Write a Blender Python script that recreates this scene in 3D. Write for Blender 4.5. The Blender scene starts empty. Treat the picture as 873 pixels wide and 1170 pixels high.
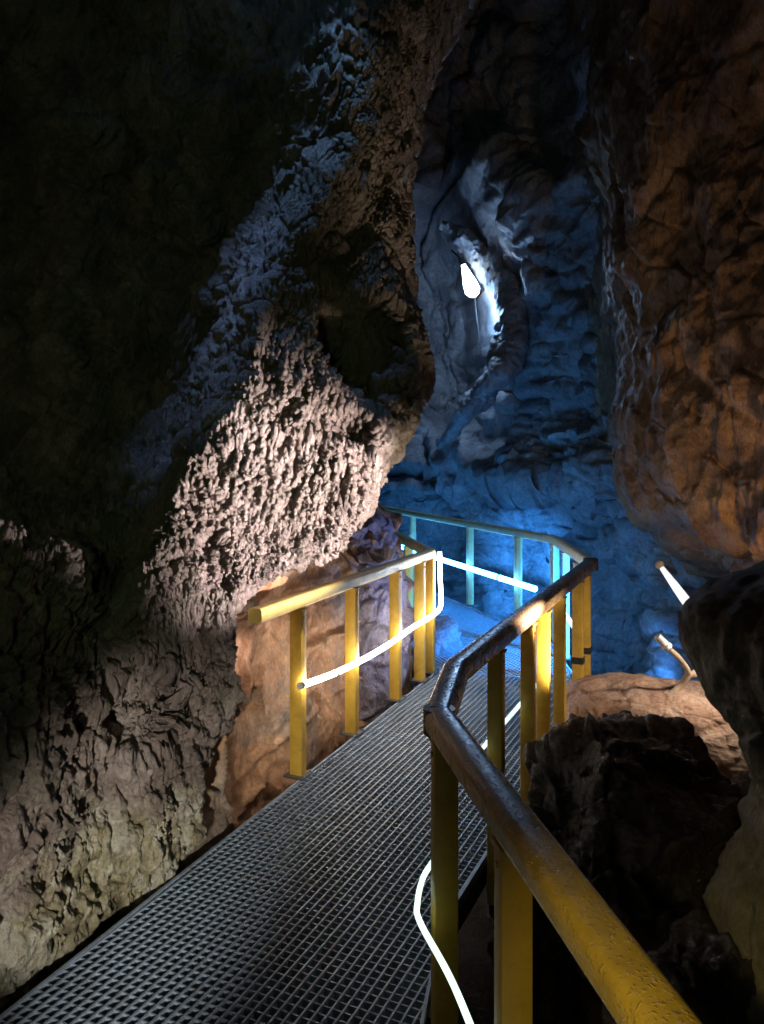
import bpy, math, random
import numpy as np
from mathutils import Vector, Matrix

random.seed(7)
SC = bpy.context.scene
COL = SC.collection
R = math.radians

# ------------------------------------------------------------------ camera model (level camera, vertical shift)
F, CX, HY, EYE = 918.0, 436.5, 505.0, 1.9


def px(x, y, d):
    """Point at depth d (metres along +Y) seen at photo position x, y."""
    return ((x - CX) / F * d, d, EYE - (y - HY) / F * d)


# ------------------------------------------------------------------ vectorised noise
_rng = np.random.RandomState(11)
_perm = _rng.permutation(256)
_perm = np.concatenate([_perm, _perm, _perm])
_grad = _rng.normal(size=(256, 3))
_grad /= np.linalg.norm(_grad, axis=1)[:, None]
_rnd3 = _rng.rand(256, 3)


def _hash(i, j, k):
    return _perm[_perm[_perm[i & 255] + (j & 255)] + (k & 255)]


def perlin(P):
    i = np.floor(P).astype(np.int64)
    f = P - i
    u = f * f * f * (f * (f * 6 - 15) + 10)
    out = 0
    for dx in (0, 1):
        wx = u[:, 0] if dx else 1 - u[:, 0]
        for dy in (0, 1):
            wy = u[:, 1] if dy else 1 - u[:, 1]
            for dz in (0, 1):
                wz = u[:, 2] if dz else 1 - u[:, 2]
                g = _grad[_hash(i[:, 0] + dx, i[:, 1] + dy, i[:, 2] + dz)]
                out = out + wx * wy * wz * (g[:, 0] * (f[:, 0] - dx) + g[:, 1] * (f[:, 1] - dy) + g[:, 2] * (f[:, 2] - dz))
    return out * 1.6


def fbm(P, octv=5, gain=0.5, lac=2.03):
    a, s = 1.0, 0
    P = np.array(P, float)
    for _ in range(octv):
        s = s + a * perlin(P)
        P = P * lac + 17.3
        a *= gain
    return s


def ridged(P, octv=5, gain=0.5, lac=2.07):
    a, s = 1.0, 0
    P = np.array(P, float)
    for _ in range(octv):
        s = s + a * (1 - 2 * np.abs(perlin(P)))
        P = P * lac + 9.1
        a *= gain
    return s


def facets(P, jitter=0.9):
    """Broken rock: every cell of a Voronoi diagram gets its own tilted plane. Returns (height, edge distance)."""
    i = np.floor(P).astype(np.int64)
    best = np.full(len(P), 1e9)
    second = np.full(len(P), 1e9)
    val = np.zeros(len(P))
    for dx in (-1, 0, 1):
        for dy in (-1, 0, 1):
            for dz in (-1, 0, 1):
                c = i + np.array([dx, dy, dz])
                h = _hash(c[:, 0], c[:, 1], c[:, 2])
                q = P - (c + 0.5 + (_rnd3[h] - 0.5) * jitter)
                d = np.sum(q * q, 1)
                near = d < best
                second = np.where(near, best, np.minimum(second, d))
                v = np.sum(q * _grad[(h * 7 + 3) & 255], 1) + 0.6 * (_rnd3[(h * 5 + 1) & 255, 0] - 0.5)
                val = np.where(near, v, val)
                best = np.where(near, d, best)
    e = np.sqrt(second) - np.sqrt(best)
    k = np.clip(e / .14, 0, 1)
    return val * k * k * (3 - 2 * k), e


# ------------------------------------------------------------------ objects and tags
def tag(o, label=None, cat=None, group=None, kind=None):
    if label: o['label'] = label
    if cat: o['category'] = cat
    if group: o['group'] = group
    if kind: o['kind'] = kind
    return o


def empty(name, loc, label=None, cat=None, group=None):
    o = bpy.data.objects.new(name, None)
    o.empty_display_size = 0.1
    o.location = loc
    COL.objects.link(o)
    return tag(o, label, cat, group)


def mesh_obj(name, V, Fs, mat, parent=None, smooth=False, origin=None):
    """V in world coordinates; the object is placed so that they stay there."""
    me = bpy.data.meshes.new(name)
    V = np.asarray(V, float)
    off = np.zeros(3)
    if origin is not None: off = np.asarray(origin, float)
    elif parent is not None: off = np.asarray(parent_world(parent))
    if isinstance(Fs, np.ndarray):
        W = V - off
        me.vertices.add(len(W)); me.vertices.foreach_set('co', W.astype(np.float32).ravel())
        n = len(Fs)
        me.loops.add(n * 4); me.loops.foreach_set('vertex_index', Fs.astype(np.int32).ravel())
        me.polygons.add(n)
        me.polygons.foreach_set('loop_start', np.arange(0, n * 4, 4, dtype=np.int32))
        me.update(calc_edges=True); me.validate()
    else:
        me.from_pydata([tuple(v) for v in (V - off)], [], [tuple(f) for f in Fs])
        me.update()
    if smooth:
        me.polygons.foreach_set('use_smooth', np.ones(len(me.polygons), bool))
    me.materials.append(mat)
    o = bpy.data.objects.new(name, me)
    COL.objects.link(o)
    if parent is not None: o.parent = parent
    if origin is not None: o.location = tuple(off)
    return o


def parent_world(p):
    v = Vector((0, 0, 0))
    while p is not None:
        v += p.location
        p = p.parent
    return v


class MB:
    def __init__(s): s.V, s.F = [], []

    def add(s, V, Fs):
        n = len(s.V)
        s.V += [tuple(v) for v in V]
        s.F += [tuple(i + n for i in f) for f in Fs]

    def loft(s, rings, cap=True):
        k = len(rings[0]); V = [p for r in rings for p in r]; Fs = []
        for i in range(len(rings) - 1):
            for j in range(k):
                a, b = i * k + j, i * k + (j + 1) % k
                Fs.append((a, b, b + k, a + k))
        if cap:
            Fs.append(tuple(range(k - 1, -1, -1)))
            Fs.append(tuple(range((len(rings) - 1) * k, len(rings) * k)))
        s.add(V, Fs)

    def box(s, c, size, ax=None, bev=0.0):
        ax = ax or (Vector((1, 0, 0)), Vector((0, 1, 0)), Vector((0, 0, 1)))
        c = Vector(c)
        hx, hy, hz = [v / 2 for v in size]
        prof = rrect(hx * 2, hy * 2, bev, 2) if bev > 0 else [(-hx, -hy), (hx, -hy), (hx, hy), (-hx, hy)]
        zs = [(-hz, 1), (hz, 1)]
        if bev > 0:
            k = 1 - bev * 0.7 / min(hx, hy)
            zs = [(-hz, k), (-hz + bev * .7, 1), (hz - bev * .7, 1), (hz, k)]
        s.loft([[c + ax[0] * (a * m) + ax[1] * (b * m) + ax[2] * z for a, b in prof] for z, m in zs])

    def tube(s, pts, rad, n=10, cap=True):
        pts = [Vector(p) for p in pts]
        rads = rad if isinstance(rad, (list, tuple)) else [rad] * len(pts)
        t0 = (pts[1] - pts[0]).normalized()
        up = Vector((0, 0, 1)) if abs(t0.z) < .9 else Vector((1, 0, 0))
        nrm = (up - t0 * up.dot(t0)).normalized()
        rings = []
        for i, p in enumerate(pts):
            t = (pts[min(i + 1, len(pts) - 1)] - pts[max(i - 1, 0)]).normalized()
            nrm = (nrm - t * nrm.dot(t)).normalized()
            bn = t.cross(nrm)
            rings.append([p + (nrm * math.cos(2 * math.pi * j / n) + bn * math.sin(2 * math.pi * j / n)) * rads[i] for j in range(n)])
        s.loft(rings, cap)

    def build(s, name, mat, parent=None, smooth=False, origin=None):
        o = mesh_obj(name, s.V, s.F, mat, parent, smooth, origin)
        if smooth:
            try:
                o.data.set_sharp_from_angle(angle=R(38))
            except Exception:
                pass
        return o


def rrect(w, h, r, n=3):
    pts = []
    r = min(r, w / 2 * .98, h / 2 * .98)
    for cx, cy, a0 in ((w / 2 - r, h / 2 - r, 0), (-w / 2 + r, h / 2 - r, 90), (-w / 2 + r, -h / 2 + r, 180), (w / 2 - r, -h / 2 + r, 270)):
        for k in range(n + 1):
            a = R(a0 + 90 * k / n)
            pts.append((cx + r * math.cos(a), cy + r * math.sin(a)))
    return pts


def smooth_path(pts, n=8):
    """Catmull-Rom through the points."""
    P = [Vector(p) for p in pts]
    P = [P[0] * 2 - P[1]] + P + [P[-1] * 2 - P[-2]]
    out = []
    for i in range(1, len(P) - 2):
        for k in range(n):
            t = k / n
            out.append(0.5 * ((2 * P[i]) + (P[i + 1] - P[i - 1]) * t + (2 * P[i - 1] - 5 * P[i] + 4 * P[i + 1] - P[i + 2]) * t * t
                              + (3 * P[i] - P[i - 1] - 3 * P[i + 1] + P[i + 2]) * t ** 3))
    out.append(P[-2])
    return out


def sweep_rail(pts, w, h, r):
    """Handrail: a rounded section along a polyline with mitred corners."""
    P = [Vector(p) for p in pts]
    prof = rrect(w, h, r, 4)
    mb = MB()
    rings = []
    for i, p in enumerate(P):
        d0 = (P[i] - P[i - 1]).normalized() if i > 0 else None
        d1 = (P[i + 1] - P[i]).normalized() if i < len(P) - 1 else None
        t = ((d0 or d1) + (d1 or d0)).normalized()
        base = d1 or d0
        side = Vector((t.y, -t.x, 0)).normalized()
        k = 1.0
        if d0 and d1:
            bs = Vector((base.y, -base.x, 0)).normalized()
            k = 1 / max(.5, side.dot(bs))
        rings.append([p + side * (a * k) + Vector((0, 0, b)) for a, b in prof])
    mb.loft(rings)
    return mb


# ------------------------------------------------------------------ materials
def new_mat(name):
    m = bpy.data.materials.new(name)
    m.use_nodes = True
    nt = m.node_tree
    return m, nt, nt.nodes['Principled BSDF']


def nd(nt, t, **kw):
    n = nt.nodes.new(t)
    for k, v in kw.items():
        if k.startswith('i_'): n.inputs[k[2:].replace('_', ' ')].default_value = v
        else: setattr(n, k, v)
    return n


def ramp(nt, fac, stops):
    r = nd(nt, 'ShaderNodeValToRGB')
    el = r.color_ramp.elements
    while len(el) < len(stops): el.new(0.5)
    for e, (p, c) in zip(el, stops):
        e.position = p
        e.color = (*c, 1) if len(c) == 3 else c
    nt.links.new(fac, r.inputs['Fac'])
    return r


def noise(nt, vec, scale, detail=8, rough=.6, dist=0.0):
    n = nd(nt, 'ShaderNodeTexNoise')
    n.inputs['Scale'].default_value = scale
    n.inputs['Detail'].default_value = detail
    n.inputs['Roughness'].default_value = rough
    n.inputs['Distortion'].default_value = dist
    nt.links.new(vec, n.inputs['Vector'])
    return n


def mixc(nt, fac, a, b, mode='MIX'):
    m = nd(nt, 'ShaderNodeMix', data_type='RGBA', blend_type=mode)
    for s, v in ((m.inputs[0], fac), (m.inputs[6], a), (m.inputs[7], b)):
        if isinstance(v, (int, float)): s.default_value = v
        elif isinstance(v, tuple): s.default_value = (*v, 1)
        else: nt.links.new(v, s)
    return m.outputs[2]


def rock_mat(name, dark, mid, light, stain, stain_amt=.5, scale=1.6, rough=(.35, .75), bump=.6, stretch=(1, 1, 1), fine=34, spec=.5,
             stain2=None, vein=None, crust=None):
    m, nt, p = new_mat(name)
    tc = nd(nt, 'ShaderNodeTexCoord')
    mp = nd(nt, 'ShaderNodeMapping')
    mp.inputs['Scale'].default_value = stretch
    nt.links.new(tc.outputs['Object'], mp.inputs['Vector'])
    v = mp.outputs[0]
    n1 = noise(nt, v, scale * 1.3, 12, .68, .4)
    base = ramp(nt, n1.outputs['Fac'], [(.3, dark), (.5, mid), (.68, light)]).outputs[0]
    n2 = noise(nt, tc.outputs['Object'], scale * .55, 8, .7, 1.0)
    f2 = ramp(nt, n2.outputs['Fac'], [(.48, (0, 0, 0)), (.62, (stain_amt,) * 3)]).outputs[0]
    c = mixc(nt, f2, base, stain)
    if stain2:
        n2b = noise(nt, tc.outputs['Object'], scale * .9, 9, .72, .6)
        f2b = ramp(nt, n2b.outputs['Color'], [(.52, (0, 0, 0)), (.66, (.8,) * 3)]).outputs[0]
        c = mixc(nt, f2b, c, stain2)
    if crust:
        sx = nd(nt, 'ShaderNodeSeparateXYZ')
        nt.links.new(tc.outputs['Object'], sx.inputs[0])
        nz = noise(nt, tc.outputs['Object'], 2.6, 9, .7, .5)
        ma = nd(nt, 'ShaderNodeMath', operation='MULTIPLY_ADD')
        ma.inputs[1].default_value = 1.5
        nt.links.new(nz.outputs['Fac'], ma.inputs[0])
        mn = nd(nt, 'ShaderNodeMath', operation='MULTIPLY')
        mn.inputs[1].default_value = -1.0
        nt.links.new(sx.outputs[2], mn.inputs[0])
        nt.links.new(mn.outputs[0], ma.inputs[2])
        fz = ramp(nt, ma.outputs[0], [(.28, (0, 0, 0)), (.5, (.85,) * 3)]).outputs[0]
        nc = noise(nt, tc.outputs['Object'], 5, 8, .7)
        cc = ramp(nt, nc.outputs['Fac'], [(.36, (.10, .085, .035)), (.47, (.40, .34, .20)), (.6, (.68, .64, .54))]).outputs[0]
        c = mixc(nt, fz, c, cc)
    # grain
    n3 = noise(nt, v, fine * 1.6, 6, .75)
    g = ramp(nt, n3.outputs['Fac'], [(.3, (.55,) * 3), (.62, (1.25,) * 3)]).outputs[0]
    c = mixc(nt, 1.0, c, g, 'MULTIPLY')
    if vein:
        wv = nd(nt, 'ShaderNodeTexVoronoi', feature='DISTANCE_TO_EDGE')
        wv.inputs['Scale'].default_value = vein[1]
        dn = noise(nt, tc.outputs['Object'], 2.2, 6, .6)
        ad = mixc(nt, .35, tc.outputs['Object'], dn.outputs['Color'], 'ADD')
        nt.links.new(ad, wv.inputs['Vector'])
        fv = ramp(nt, wv.outputs['Distance'], [(.004, (.75,) * 3), (.03, (0, 0, 0))]).outputs[0]
        c = mixc(nt, fv, c, vein[0])
    nt.links.new(c, p.inputs['Base Color'])
    n4 = noise(nt, v, 5, 8, .7)
    rr = nd(nt, 'ShaderNodeMapRange')
    rr.inputs[1].default_value, rr.inputs[2].default_value = .3, .7
    rr.inputs[3].default_value, rr.inputs[4].default_value = rough
    nt.links.new(n4.outputs['Fac'], rr.inputs[0])
    nt.links.new(rr.outputs[0], p.inputs['Roughness'])
    p.inputs['Specular IOR Level'].default_value = spec
    b1 = nd(nt, 'ShaderNodeBump')
    b1.inputs['Strength'].default_value = bump
    b1.inputs['Distance'].default_value = .05
    nb = noise(nt, v, fine * .45, 10, .72, .3)
    nt.links.new(nb.outputs['Fac'], b1.inputs['Height'])
    b2 = nd(nt, 'ShaderNodeBump')
    b2.inputs['Strength'].default_value = bump * .8
    b2.inputs['Distance'].default_value = .012
    nb2 = noise(nt, v, fine * 2.4, 6, .7)
    nt.links.new(nb2.outputs['Fac'], b2.inputs['Height'])
    nt.links.new(b1.outputs[0], b2.inputs['Normal'])
    nt.links.new(b2.outputs[0], p.inputs['Normal'])
    return m


def plain_mat(name, col, rough=.5, metal=0.0, var=.25, scale=14, bump=.15, spec=.5, dirt=None, wet=False):
    m, nt, p = new_mat(name)
    tc = nd(nt, 'ShaderNodeTexCoord')
    n = noise(nt, tc.outputs['Object'], scale, 8, .65)
    lo = tuple(c * (1 - var) for c in col); hi = tuple(min(1, c * (1 + var)) for c in col)
    c = ramp(nt, n.outputs['Fac'], [(.35, lo), (.65, hi)]).outputs[0]
    if dirt:
        n2 = noise(nt, tc.outputs['Object'], 5.5, 10, .75, .5)
        f = ramp(nt, n2.outputs['Fac'], [(.53, (0, 0, 0)), (.68, (.75,) * 3)]).outputs[0]
        c = mixc(nt, f, c, dirt)
    nt.links.new(c, p.inputs['Base Color'])
    p.inputs['Metallic'].default_value = metal
    p.inputs['Specular IOR Level'].default_value = spec
    rr = nd(nt, 'ShaderNodeMapRange')
    rr.inputs[3].default_value, rr.inputs[4].default_value = max(.05, rough - .15), min(1, rough + .15)
    n3 = noise(nt, tc.outputs['Object'], 9, 6, .7)
    nt.links.new(n3.outputs['Fac'], rr.inputs[0])
    nt.links.new(rr.outputs[0], p.inputs['Roughness'])
    b = nd(nt, 'ShaderNodeBump')
    b.inputs['Strength'].default_value = bump
    b.inputs['Distance'].default_value = .01
    if wet:
        vo = nd(nt, 'ShaderNodeTexVoronoi')
        vo.inputs['Scale'].default_value = 85
        vn = noise(nt, tc.outputs['Object'], 30, 3)
        nt.links.new(mixc(nt, .05, tc.outputs['Object'], vn.outputs['Color'], 'ADD'), vo.inputs['Vector'])
        h = ramp(nt, vo.outputs['Distance'], [(.0, (1, 1, 1)), (.42, (0, 0, 0))]).outputs[0]
        nt.links.new(h, b.inputs['Height'])
        b.inputs['Distance'].default_value = .006
    else:
        n4 = noise(nt, tc.outputs['Object'], 60, 5, .7)
        nt.links.new(n4.outputs['Fac'], b.inputs['Height'])
    nt.links.new(b.outputs[0], p.inputs['Normal'])
    return m


def glow_mat(name, col, strength):
    m, nt, p = new_mat(name)
    p.inputs['Base Color'].default_value = (.8, .8, .8, 1)
    p.inputs['Emission Color'].default_value = (*col, 1)
    p.inputs['Emission Strength'].default_value = strength
    # the light varies a little along the strip: single diodes behind the sleeve
    tc = nd(nt, 'ShaderNodeTexCoord')
    n = noise(nt, tc.outputs['Object'], 22, 3, .5)
    r = nd(nt, 'ShaderNodeMapRange')
    r.inputs[3].default_value, r.inputs[4].default_value = strength * .7, strength * 1.3
    nt.links.new(n.outputs['Fac'], r.inputs[0])
    nt.links.new(r.outputs[0], p.inputs['Emission Strength'])
    return m


M = {}
M['overhang'] = rock_mat('pitted_pink_limestone', (.13, .09, .08), (.30, .225, .20), (.50, .40, .37), (.10, .085, .06), .6,
                         1.7, (.22, .6), 1.0, (1.25, 1.25, .6), 30, .6, stain2=(.075, .10, .055), crust=True)
M['orange'] = rock_mat('orange_limestone', (.22, .10, .05), (.48, .25, .13), (.62, .40, .26), (.17, .15, .13), .85, 1.5, (.4, .8), .55, (1, 1, .7), 26, .4,
                       stain2=(.12, .12, .12))
M['back'] = rock_mat('grey_limestone', (.12, .12, .13), (.26, .27, .29), (.44, .45, .47), (.16, .16, .17), .5, .9, (.3, .65), .8, (1, 1, .8), 15, .5)
M['brown'] = rock_mat('brown_flowstone', (.10, .06, .032), (.25, .145, .07), (.42, .27, .15), (.10, .055, .03), .75, 1.0, (.3, .65), .9, (1, 1, .45), 34, .5,
                      stain2=(.36, .25, .15))
M['slab'] = rock_mat('orange_sandstone', (.36, .20, .13), (.52, .33, .23), (.66, .50, .39), (.50, .42, .36), .6, 2.6, (.4, .8), .5, (1, 1, 1), 30, .4)
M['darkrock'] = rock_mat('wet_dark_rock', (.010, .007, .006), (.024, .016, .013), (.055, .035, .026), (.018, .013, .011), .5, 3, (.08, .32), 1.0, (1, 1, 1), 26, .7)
M['pillar'] = rock_mat('mossy_stalagmite', (.07, .06, .035), (.15, .125, .075), (.26, .22, .14), (.07, .075, .04), .6, 2.6, (.4, .8), .8, (1, 1, .6), 30, .45)
M['purple'] = rock_mat('mauve_limestone', (.15, .13, .17), (.30, .26, .33), (.42, .38, .46), (.2, .15, .13), .5, 2.5, (.4, .75), .9, (1, 1, 1), 30, .5)
M['ceiling'] = rock_mat('dark_cave_rock', (.05, .05, .04), (.11, .105, .08), (.19, .18, .14), (.08, .07, .05), .6, .8, (.4, .8), .8, (1, 1, 1), 12, .5)
M['ground'] = rock_mat('dark_cave_ground', (.03, .027, .024), (.07, .06, .05), (.12, .10, .085), (.05, .04, .035), .6, 1.5, (.4, .8), .8, (1, 1, 1), 20, .5)
M['yellow'] = plain_mat('yellow_paint', (.66, .40, .055), .42, 0, .12, 10, .25, .5, dirt=(.42, .24, .035))
M['yellow_wet'] = plain_mat('wet_yellow_paint', (.58, .37, .05), .28, 0, .2, 12, .5, .6, dirt=(.34, .20, .04), wet=True)
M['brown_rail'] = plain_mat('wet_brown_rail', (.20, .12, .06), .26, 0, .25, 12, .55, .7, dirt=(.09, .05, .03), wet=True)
M['lit_yellow'] = plain_mat('yellow_paint_lit_pale', (.76, .56, .17), .38, 0, .12, 10, .2, .5, dirt=(.55, .36, .08))  # yellow paint, paled so that the glare on the handrail is in the colour
M['pale_rail'] = plain_mat('pale_yellow_paint', (.72, .64, .34), .42, 0, .12, 10, .2, .5)
M['grate'] = plain_mat('grey_fibreglass_grating', (.32, .39, .50), .34, 0, .2, 18, .3, .6, dirt=(.20, .21, .23))
M['steel'] = plain_mat('dull_steel', (.22, .22, .22), .45, .8, .2, 20, .2)
M['rubber'] = plain_mat('black_rubber', (.025, .025, .025), .5, 0, .2, 20, .2)
M['conduit'] = plain_mat('tan_conduit', (.45, .34, .24), .5, 0, .2, 16, .2, dirt=(.3, .2, .13))
M['whitepl'] = plain_mat('white_plastic', (.72, .72, .70), .4, 0, .08, 10, .1)
M['led_warm'] = glow_mat('white_rope_light', (1.0, .96, .89), 28.0)
M['led_near'] = glow_mat('greenish_rope_light', (.68, .95, .78), 1.7)
M['led_blue'] = glow_mat('icy_rope_light', (.07, .38, 1.0), 30.0)
M['bulb'] = glow_mat('cold_white_bulb', (.72, .85, 1.0), 14.0)
M['tube_lamp'] = glow_mat('soft_white_diffuser', (.95, .96, 1.0), 1.1)
M['lens_white'] = glow_mat('white_lens', (1, .95, .9), 6.0)
M['lens_blue'] = glow_mat('blue_lens', (.2, .5, 1), 6.0)
M['lens_warm'] = glow_mat('warm_lens', (1, .55, .2), 6.0)


# ------------------------------------------------------------------ rock surfaces
def catmull_mat(n_ctrl, n_out):
    """Weights (n_out x n_ctrl) of a uniform Catmull-Rom through n_ctrl points, ends extrapolated."""
    par = np.linspace(0, n_ctrl - 1, n_out) if isinstance(n_out, int) else n_out
    W = np.zeros((len(par), n_ctrl))
    for r, s in enumerate(par):
        i = min(int(s), n_ctrl - 2)
        t = s - i
        w = [(-t + 2 * t * t - t ** 3) / 2, (2 - 5 * t * t + 3 * t ** 3) / 2, (t + 4 * t * t - 3 * t ** 3) / 2, (-t * t + t ** 3) / 2]
        for k, wk in zip((i - 1, i, i + 1, i + 2), w):
            if k < 0:
                W[r, 0] += 2 * wk; W[r, 1] -= wk
            elif k >= n_ctrl:
                W[r, -1] += 2 * wk; W[r, -2] -= wk
            else:
                W[r, k] += wk
    return W


def spread(n_ctrl, n_out, dens=None):
    """Parameter values over the control points; dens weighs the spans so that near, visible spans get more of them."""
    d = np.array(dens if dens else [1] * (n_ctrl - 1), float)
    c = np.concatenate([[0], np.cumsum(d)])
    return np.interp(np.linspace(0, c[-1], n_out), c, np.arange(n_ctrl))


def loft_grid(ctrl, nv, nu, dv=None, du=None):
    C = np.array(ctrl, float)
    S, T = spread(C.shape[0], nv, dv), spread(C.shape[1], nu, du)
    Wv, Wu = catmull_mat(C.shape[0], S), catmull_mat(C.shape[1], T)
    return np.einsum('ri,ijk,cj->rck', Wv, C, Wu), S, T


def grid_normals(G):
    du = np.gradient(G, axis=1); dv = np.gradient(G, axis=0)
    n = np.cross(du, dv)
    return n / np.maximum(np.linalg.norm(n, axis=2, keepdims=True), 1e-9)


def grid_faces(nv, nu):
    a = (np.arange(nv - 1)[:, None] * nu + np.arange(nu - 1)[None]).ravel()
    return np.stack([a, a + nu, a + nu + 1, a + 1], 1)


def rock_sheet(name, ctrl, nv, nu, disp, mat, flip=1, label=None, cat=None, kind='structure', dv=None, du=None):
    """disp(G, P, s, t) -> height in metres along the outward (towards the viewer's side) normal."""
    G, S, T = loft_grid(ctrl, nv, nu, dv, du)
    P = G.reshape(-1, 3)
    t, s = np.meshgrid(T, S)
    for h in (disp if isinstance(disp, (list, tuple)) else [disp]):
        N = grid_normals(G) * flip
        P = G.reshape(-1, 3)
        d = h(P, s.ravel(), t.ravel())
        G = G + (d.reshape(nv, nu, 3) if d.ndim == 2 else N * d.reshape(nv, nu, 1))
    o = mesh_obj(name, G.reshape(-1, 3), grid_faces(nv, nu), mat, smooth=True)
    return tag(o, label, cat, kind=kind)


def seg_dist(s, t, pts, asp=1.0):
    """Distance in the sheet's own (s, t) from a polyline."""
    q = np.stack([s, t * asp], 1)
    best = np.full(len(s), 1e9)
    for (a0, a1), (b0, b1) in zip(pts[:-1], pts[1:]):
        A = np.array([a0, a1 * asp]); B = np.array([b0, b1 * asp]); d = B - A
        k = np.clip(((q - A) @ d) / max(d @ d, 1e-9), 0, 1)
        best = np.minimum(best, np.linalg.norm(q - (A + k[:, None] * d), axis=1))
    return best


def edge_x(d): return -.468 + .43 * (d - 4.58)          # left edge of the walkway at depth d


# ---- left rock: dark receding face, ridge, lit pitted face, overhanging edge, back of the edge
def behind(zlist):
    return [[(-2.9, -3.2, z), (-2.7, -.6, z)] for z in zlist]


L = [
    [(-100, -250, 4.0), (130, -250, 4.6), (300, -220, 5.1), (455, -200, 5.6), (505, -180, 6.2), (540, -150, 6.9), (575, -120, 8), (600, -100, 10)],
    [(-100, 50, 5.1), (120, 50, 5.4), (275, 55, 5.2), (420, 60, 5.3), (455, 70, 5.8), (480, 85, 6.4), (495, 90, 7.6), (480, 80, 9.5)],
    [(-100, 180, 5.2), (110, 190, 5.5), (265, 190, 5.3), (392, 170, 5.0), (428, 195, 5.4), (458, 215, 5.9), (462, 215, 7.2), (420, 220, 9)],
    [(-100, 310, 5.1), (100, 320, 5.3), (250, 310, 5.3), (322, 285, 4.62), (388, 300, 5.0), (448, 320, 5.5), (450, 320, 7), (400, 330, 9)],
    [(-100, 440, 4.8), (90, 440, 5.0), (215, 430, 5.0), (285, 420, 4.38), (382, 430, 4.7), (472, 436, 5.05), (455, 460, 6.5), (390, 490, 9)],
    [(-100, 560, 4.3), (80, 560, 4.45), (175, 540, 4.45), (232, 520, 4.12), (328, 530, 4.48), (424, 530, 4.9), (415, 545, 6), (370, 560, 8.5)],
    [(-100, 680, 3.0), (70, 680, 3.45), (138, 640, 3.85), (182, 615, 3.8), (278, 605, 4.25), (380, 610, 4.72), (370, 600, 5.6), (360, 600, 8)],
    [(-100, 800, 2.6), (65, 790, 3.15), (115, 740, 3.45), (158, 690, 3.52), (220, 680, 3.85), (282, 680, 4.08), (270, 675, 4.8), (270, 660, 7)],
    [(-100, 920, 2.4), (60, 900, 2.9), (120, 850, 3.2), (180, 800, 3.5), (212, 790, 3.76), (258, 785, 3.9), (235, 775, 4.6), (240, 760, 6.5)],
    [(-100, 1050, 2.35), (55, 1000, 2.85), (115, 940, 3.15), (175, 910, 3.40), (203, 890, 3.62), (238, 880, 3.78), (215, 870, 4.4), (220, 850, 6)],
]
ctrl = []
zs = []
for row in L:
    pts = [px(*q) for q in row]
    zs.append(pts[0][2])
    ctrl.append(pts)
base = [px(-100, 1260, 2.4), px(45, 1125, 2.83), px(105, 1080, 3.08), px(158, 1036, 3.34), px(198, 1004, 3.56), px(230, 976, 3.78), px(210, 955, 4.3), px(210, 905, 5.5)]
ctrl.append(base)
base = [(x - .13, y + .02, z) for x, y, z in base]
low = [(x - .12, y + .02, -.75) for x, y, z in base]
ctrl.append(low)
zs += [base[0][2], -.75]
ctrl = [[(-2.9, -3.2, z), (-2.6, -.4, z)] + list(r) for z, r in zip(zs, ctrl)]
for k_, dx_ in ((-4, .03), (-3, .09), (-2, .10), (-1, .10)):
    ctrl[k_] = [(x - dx_, y + dx_ * .45, z) for x, y, z in ctrl[k_]]
# keep the lower wall clear of the walkway behind the camera
for r in ctrl[-4:]:
    for k in (0, 1):
        r[k] = (edge_x(r[k][1]) - .25 if r[k][1] > -.5 else -3.9, r[k][1], r[k][2])


def left_big(P, s, t):
    k = (.35 + .65 * np.clip((4.6 - t) / .6, 0, 1)) * (1 - .72 * np.clip((s - 5.6) / 1.2, 0, 1))
    h = .22 * k * fbm(P * [.8, .8, .7] + 3.1, 4)
    f, e = facets(P * 1.15 + 2)
    return h + .16 * k * f - .03 * np.exp(-(e / .05) ** 2)


def left_cave(P, s, t):
    # the dark hollow in the lit face, a slot above the orange wall, hollow low on the left
    n = fbm(P * 2.2, 3) * .05
    h = 0
    for (x, y, d), rad, dep in ((px(412, 395, 4.95), .30, .42), (px(430, 450, 4.95), .20, .34), (px(398, 500, 4.75), .13, .2), (px(165, 810, 3.45), .17, .22), (px(245, 640, 4.0), .12, .08)):
        q = np.linalg.norm((P - np.array([x, y, d if False else d])) if False else (P - np.array((x, y, d))), axis=1) + n
        h = h - dep * np.clip(1.25 - q / rad, 0, 1) ** .7
    return h


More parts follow.
